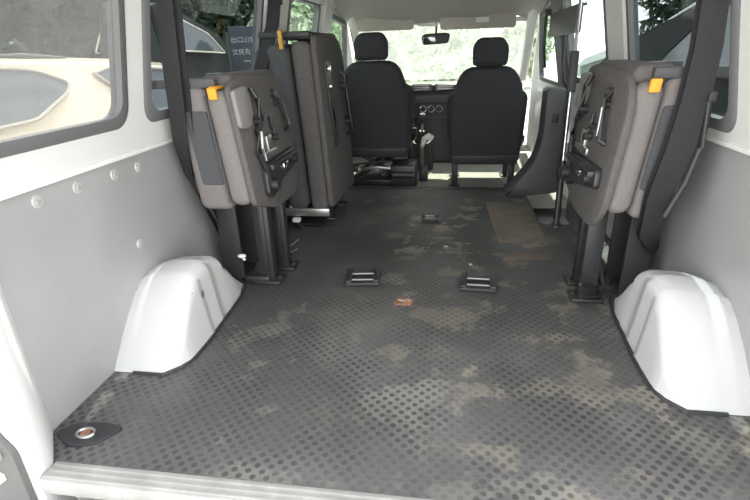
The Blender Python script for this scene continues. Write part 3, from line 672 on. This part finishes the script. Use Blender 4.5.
# ------------------------------------------------------------------ outside
m = MB(); m.box(-40, 40, -30, 50, -.72, -.66); struct(m.build('ground', GROUND))
def wheels(t, xs, ys, r):
    for x in xs:
        for y in ys:
            m = MB(); m.cyl((x - .1, y, -.66 + r), (x + .1, y, -.66 + r), r, n=28); wo = m.build('wheel', TYRE, t)
            m = MB(); m.cyl((x - .105, y, -.66 + r), (x + .105, y, -.66 + r), r * .62, n=24); m.build('hub_cap', STEEL, wo)
def car(name, label, x0, x1, prof, roof_in, wins, paint, trimmat, wy, side):
    """prof: body outline (y,z); glasshouse leans inwards; wins: list of window outlines on the side"""
    cx = (x0 + x1) / 2; ym = sum(p[0] for p in prof) / len(prof)
    t = thing(name, label, 'car', (cx, ym, -.66)); hw = (x1 - x0) / 2
    belt = min(p[1] for w_ in wins for p in w_) - .03; top = max(p[1] for p in prof)
    fx = lambda z: hw - (max(0, z - belt) / max(.01, top - belt)) * roof_in
    m = MB(); m.prism(prof, 'yz', -1, 1, 0)
    for v in m.bm.verts: v.co.x = cx + v.co.x * fx(v.co.z)
    bmesh.ops.bevel(m.bm, geom=[e for e in m.bm.edges if e.calc_face_angle(0) > .5 and abs(e.verts[0].co.x - e.verts[1].co.x) < .4], offset=.05, segments=3, affect='EDGES')
    m.build('body', paint, t)
    for w_ in wins:
        for sd in (-1, 1):
            m = MB(); bm = m.bm
            A = [bm.verts.new((cx + sd * (fx(z) + .004), y, z)) for y, z in w_]; Bv = [bm.verts.new((cx + sd * (fx(z) - .02), y, z)) for y, z in w_]
            bm.faces.new(A); n = len(A)
            for i in range(n): bm.faces.new((A[i], A[(i + 1) % n], Bv[(i + 1) % n], Bv[i]))
            bmesh.ops.recalc_face_normals(bm, faces=bm.faces); g = m.build('side_window', CARGL, t)
            m = MB(); pts = [(cx + sd * (fx(z) + .006), y, z) for y, z in w_]; m.tube(pts + [pts[0]], .012, 6); m.build('window_trim', trimmat, g)
    wheels(t, (x0 + .08, x1 - .08), wy, .34)
    return t
cp = rpoly([(-.55, -.42), (4.95, -.42), (5.0, .12), (4.9, .35), (4.65, .45), (4.2, .815), (3.4, .875), (1.5, .945), (.45, .90), (-.35, .45), (-.55, .30)], [.1, .12, .15, .1, .1, .15, .3, .3, .3, .15, .1])
t = car('parked_car', 'cream parked car close outside the left rear window', -4.35, -2.55, cp, .22,
    [rpoly([(.45, .46), (2.20, .52), (2.60, .66), (2.66, .73), (2.42, .825), (1.9, .86), (.80, .845)], [.05, .05, .06, .06, .12, .1, .1]),
     rpoly([(2.98, .775), (3.22, .815), (4.1, .76), (4.45, .44), (3.45, .40)], [.02, .04, .06, .05, .08])], CREAM, mat('pale_window_seal', (.42, .40, .34), .5), (.5, 4.0), 1)
m = MB(); m.tube([(-2.66, 1.9, .915), (-2.665, 2.3, .912), (-2.66, 2.66, .895)], [.006, .018, .008], 8); m.build('roof_edge_strip', DARKP, t)
m = MB(); m.box(-2.553, -2.548, .3, 3.9, .02, .05, .001); m.build('side_moulding', DARKP, t)
gp = rpoly([(5.7, -.40), (9.9, -.40), (9.9, .30), (8.6, .42), (7.5, 1.20), (6.8, 1.40), (6.0, 1.58), (5.75, 1.55), (5.7, .3)], [.1, .1, .15, .1, .1, .2, .2, .1, .1])
car('parked_car', 'dark grey parked car with cream window trims ahead of the cream car', -4.75, -3.55, gp, .25,
    [rpoly([(5.8, .95), (7.35, .90), (7.05, 1.18), (5.95, 1.47)], [.05, .04, .04, .08])], GRCAR, CREAM, (6.0, 8.7), 1)
dp = rpoly([(1.0, -.40), (7.2, -.40), (7.3, .45), (6.5, .80), (5.4, 1.0), (4.2, 1.24), (3.3, 1.36), (1.2, 1.34), (.95, .5)], [.1, .1, .15, .1, .1, .1, .2, .2, .1])
car('parked_car', 'dark green-black parked car outside the right rear window', 2.1, 3.9, dp, .16,
    [rpoly([(1.3, .62), (4.9, .60), (4.0, 1.12), (1.4, 1.18)], .08)], DKCAR, DKCAR, (1.8, 6.2), -1)
m = MB(); m.tube([(2.275, 6.3, .84), (2.265, 5.4, .995), (2.265, 4.2, 1.235), (2.27, 3.3, 1.34)], .014, 8); m.build('roof_edge_strip', WHITE2, bpy.data.objects['parked_car.002'])  # pale strip added as the glossy highlight along the dark roof edge
wp = rpoly([(8.2, -.40), (13.2, -.40), (13.2, .05), (12.6, .20), (12.1, .52), (9.5, .86), (8.7, .88), (8.2, .3)], [.1, .1, .1, .1, .1, .2, .1, .1])
car('parked_car', 'pale silver parked car seen far off through the right sliding door window', 3.0, 4.8, wp, .2,
    [rpoly([(8.6, .42), (11.6, .18), (11.9, .36), (9.4, .66), (8.7, .68)], .05)], mat('silver_car_paint', (.36, .38, .39), .4), GRCAR, (9.2, 12.3), -1)
# sign
t = thing('sign_board', 'dark upright sign board with two rows of pale characters', 'sign', (-3.2, 7.3, -.66))
cpos = Vector((.107, -.75, .884))
SR = Matrix.Translation((-3.22, 7.35, 0)) @ Matrix.Rotation(math.radians(24), 4, 'Z')
m = MB(); m.box(-.22, .22, -.02, .02, .10, 1.28, .01, 2, SR); m.build('board', SIGNB, t)
m = MB(); m.box(.225, .275, -.03, .03, -.66, 1.32, .01, 2, SR); m.build('post', CREAM, t)
m = MB(); m.box(-.262, -.225, -.03, .03, -.66, 1.20, .01, 2, SR); m.build('post', DARKP, t)
def text(s, size, mtx):
    cu = bpy.data.curves.new('lettering', 'FONT'); cu.body = s; cu.size = size; cu.extrude = .002; cu.align_x = 'CENTER'
    ob = bpy.data.objects.new('tmp', cu); C.objects.link(ob); bpy.context.view_layer.update()
    me = bpy.data.meshes.new_from_object(ob.evaluated_get(bpy.context.evaluated_depsgraph_get())); bpy.data.objects.remove(ob)
    mm = MB(); mm.bm.from_mesh(me); bmesh.ops.transform(mm.bm, matrix=mtx, verts=mm.bm.verts); return mm
F = Matrix.Rotation(PI / 2, 4, 'X')
for s_, z in (('出口山城', 1.05), ('文民有育', .87)):
    text(s_, .098, SR @ Matrix.Translation((0, -.023, z)) @ F).build('lettering', SIGNT, t)
m = MB(); m.box(-.03, .2, -.026, -.019, .76, .772, .0, 2, SR); m.build('printed_line', SIGNT, t)

# trees: crown of leaf clusters and a trunk
def leaf_mesh(name, n, R, leaf, m_):
    bm = bmesh.new()
    blobs = []
    while len(blobs) < 22:
        v = Vector((random.uniform(-1, 1), random.uniform(-1, 1), random.uniform(-1, 1)))
        if v.length < 1: blobs.append((v * .64, random.uniform(.26, .36)))
    for _ in range(n):
        c, r = random.choice(blobs); d = Vector((random.gauss(0, 1), random.gauss(0, 1), random.gauss(0, 1))).normalized() * r * random.uniform(.6, 1)
        p = c + d; p = Vector((p.x * R[0], p.y * R[1], p.z * R[2]))
        q = Vector((random.gauss(0, 1), random.gauss(0, 1), random.gauss(0, 1) + .6)).normalized().to_track_quat('Z', 'Y')
        a = random.uniform(0, 6.28); l_ = leaf * random.uniform(.6, 1.3)
        ux = q @ Vector((math.cos(a), math.sin(a), 0)); uy = q @ Vector((-math.sin(a), math.cos(a), 0)); uz = q @ Vector((0, 0, 1))
        vs = [bm.verts.new(p + v) for v in (-ux * l_, uy * l_ * .4 + uz * l_ * .15, ux * l_, -uy * l_ * .4 + uz * l_ * .15)]
        bm.faces.new(vs)
    me = bpy.data.meshes.new(name); bm.to_mesh(me); bm.free(); me.materials.append(m_)
    return me
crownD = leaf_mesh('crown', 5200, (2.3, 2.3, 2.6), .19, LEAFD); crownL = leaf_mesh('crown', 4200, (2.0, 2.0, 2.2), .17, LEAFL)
tm = MB(); tm.tube([(0, 0, 0), (.05, .02, 1.2), (0, .1, 2.6), (.1, 0, 4.0)], [.2, .16, .12, .06], 10); trunk_me = bpy.data.meshes.new('trunk'); tm.bm.to_mesh(trunk_me); trunk_me.materials.append(BARK)
def tree(x, y, sc, me, lb, grp, rz, zc=2.4):
    t = thing('tree', lb, 'tree', (x, y, -.66), grp); t.rotation_euler = (0, 0, rz); t.scale = (sc, sc, sc)
    c = bpy.data.objects.new('crown', me); C.objects.link(c); c.parent = t; c.location = (0, 0, zc)
    k_ = bpy.data.objects.new('trunk', trunk_me); C.objects.link(k_); k_.parent = t
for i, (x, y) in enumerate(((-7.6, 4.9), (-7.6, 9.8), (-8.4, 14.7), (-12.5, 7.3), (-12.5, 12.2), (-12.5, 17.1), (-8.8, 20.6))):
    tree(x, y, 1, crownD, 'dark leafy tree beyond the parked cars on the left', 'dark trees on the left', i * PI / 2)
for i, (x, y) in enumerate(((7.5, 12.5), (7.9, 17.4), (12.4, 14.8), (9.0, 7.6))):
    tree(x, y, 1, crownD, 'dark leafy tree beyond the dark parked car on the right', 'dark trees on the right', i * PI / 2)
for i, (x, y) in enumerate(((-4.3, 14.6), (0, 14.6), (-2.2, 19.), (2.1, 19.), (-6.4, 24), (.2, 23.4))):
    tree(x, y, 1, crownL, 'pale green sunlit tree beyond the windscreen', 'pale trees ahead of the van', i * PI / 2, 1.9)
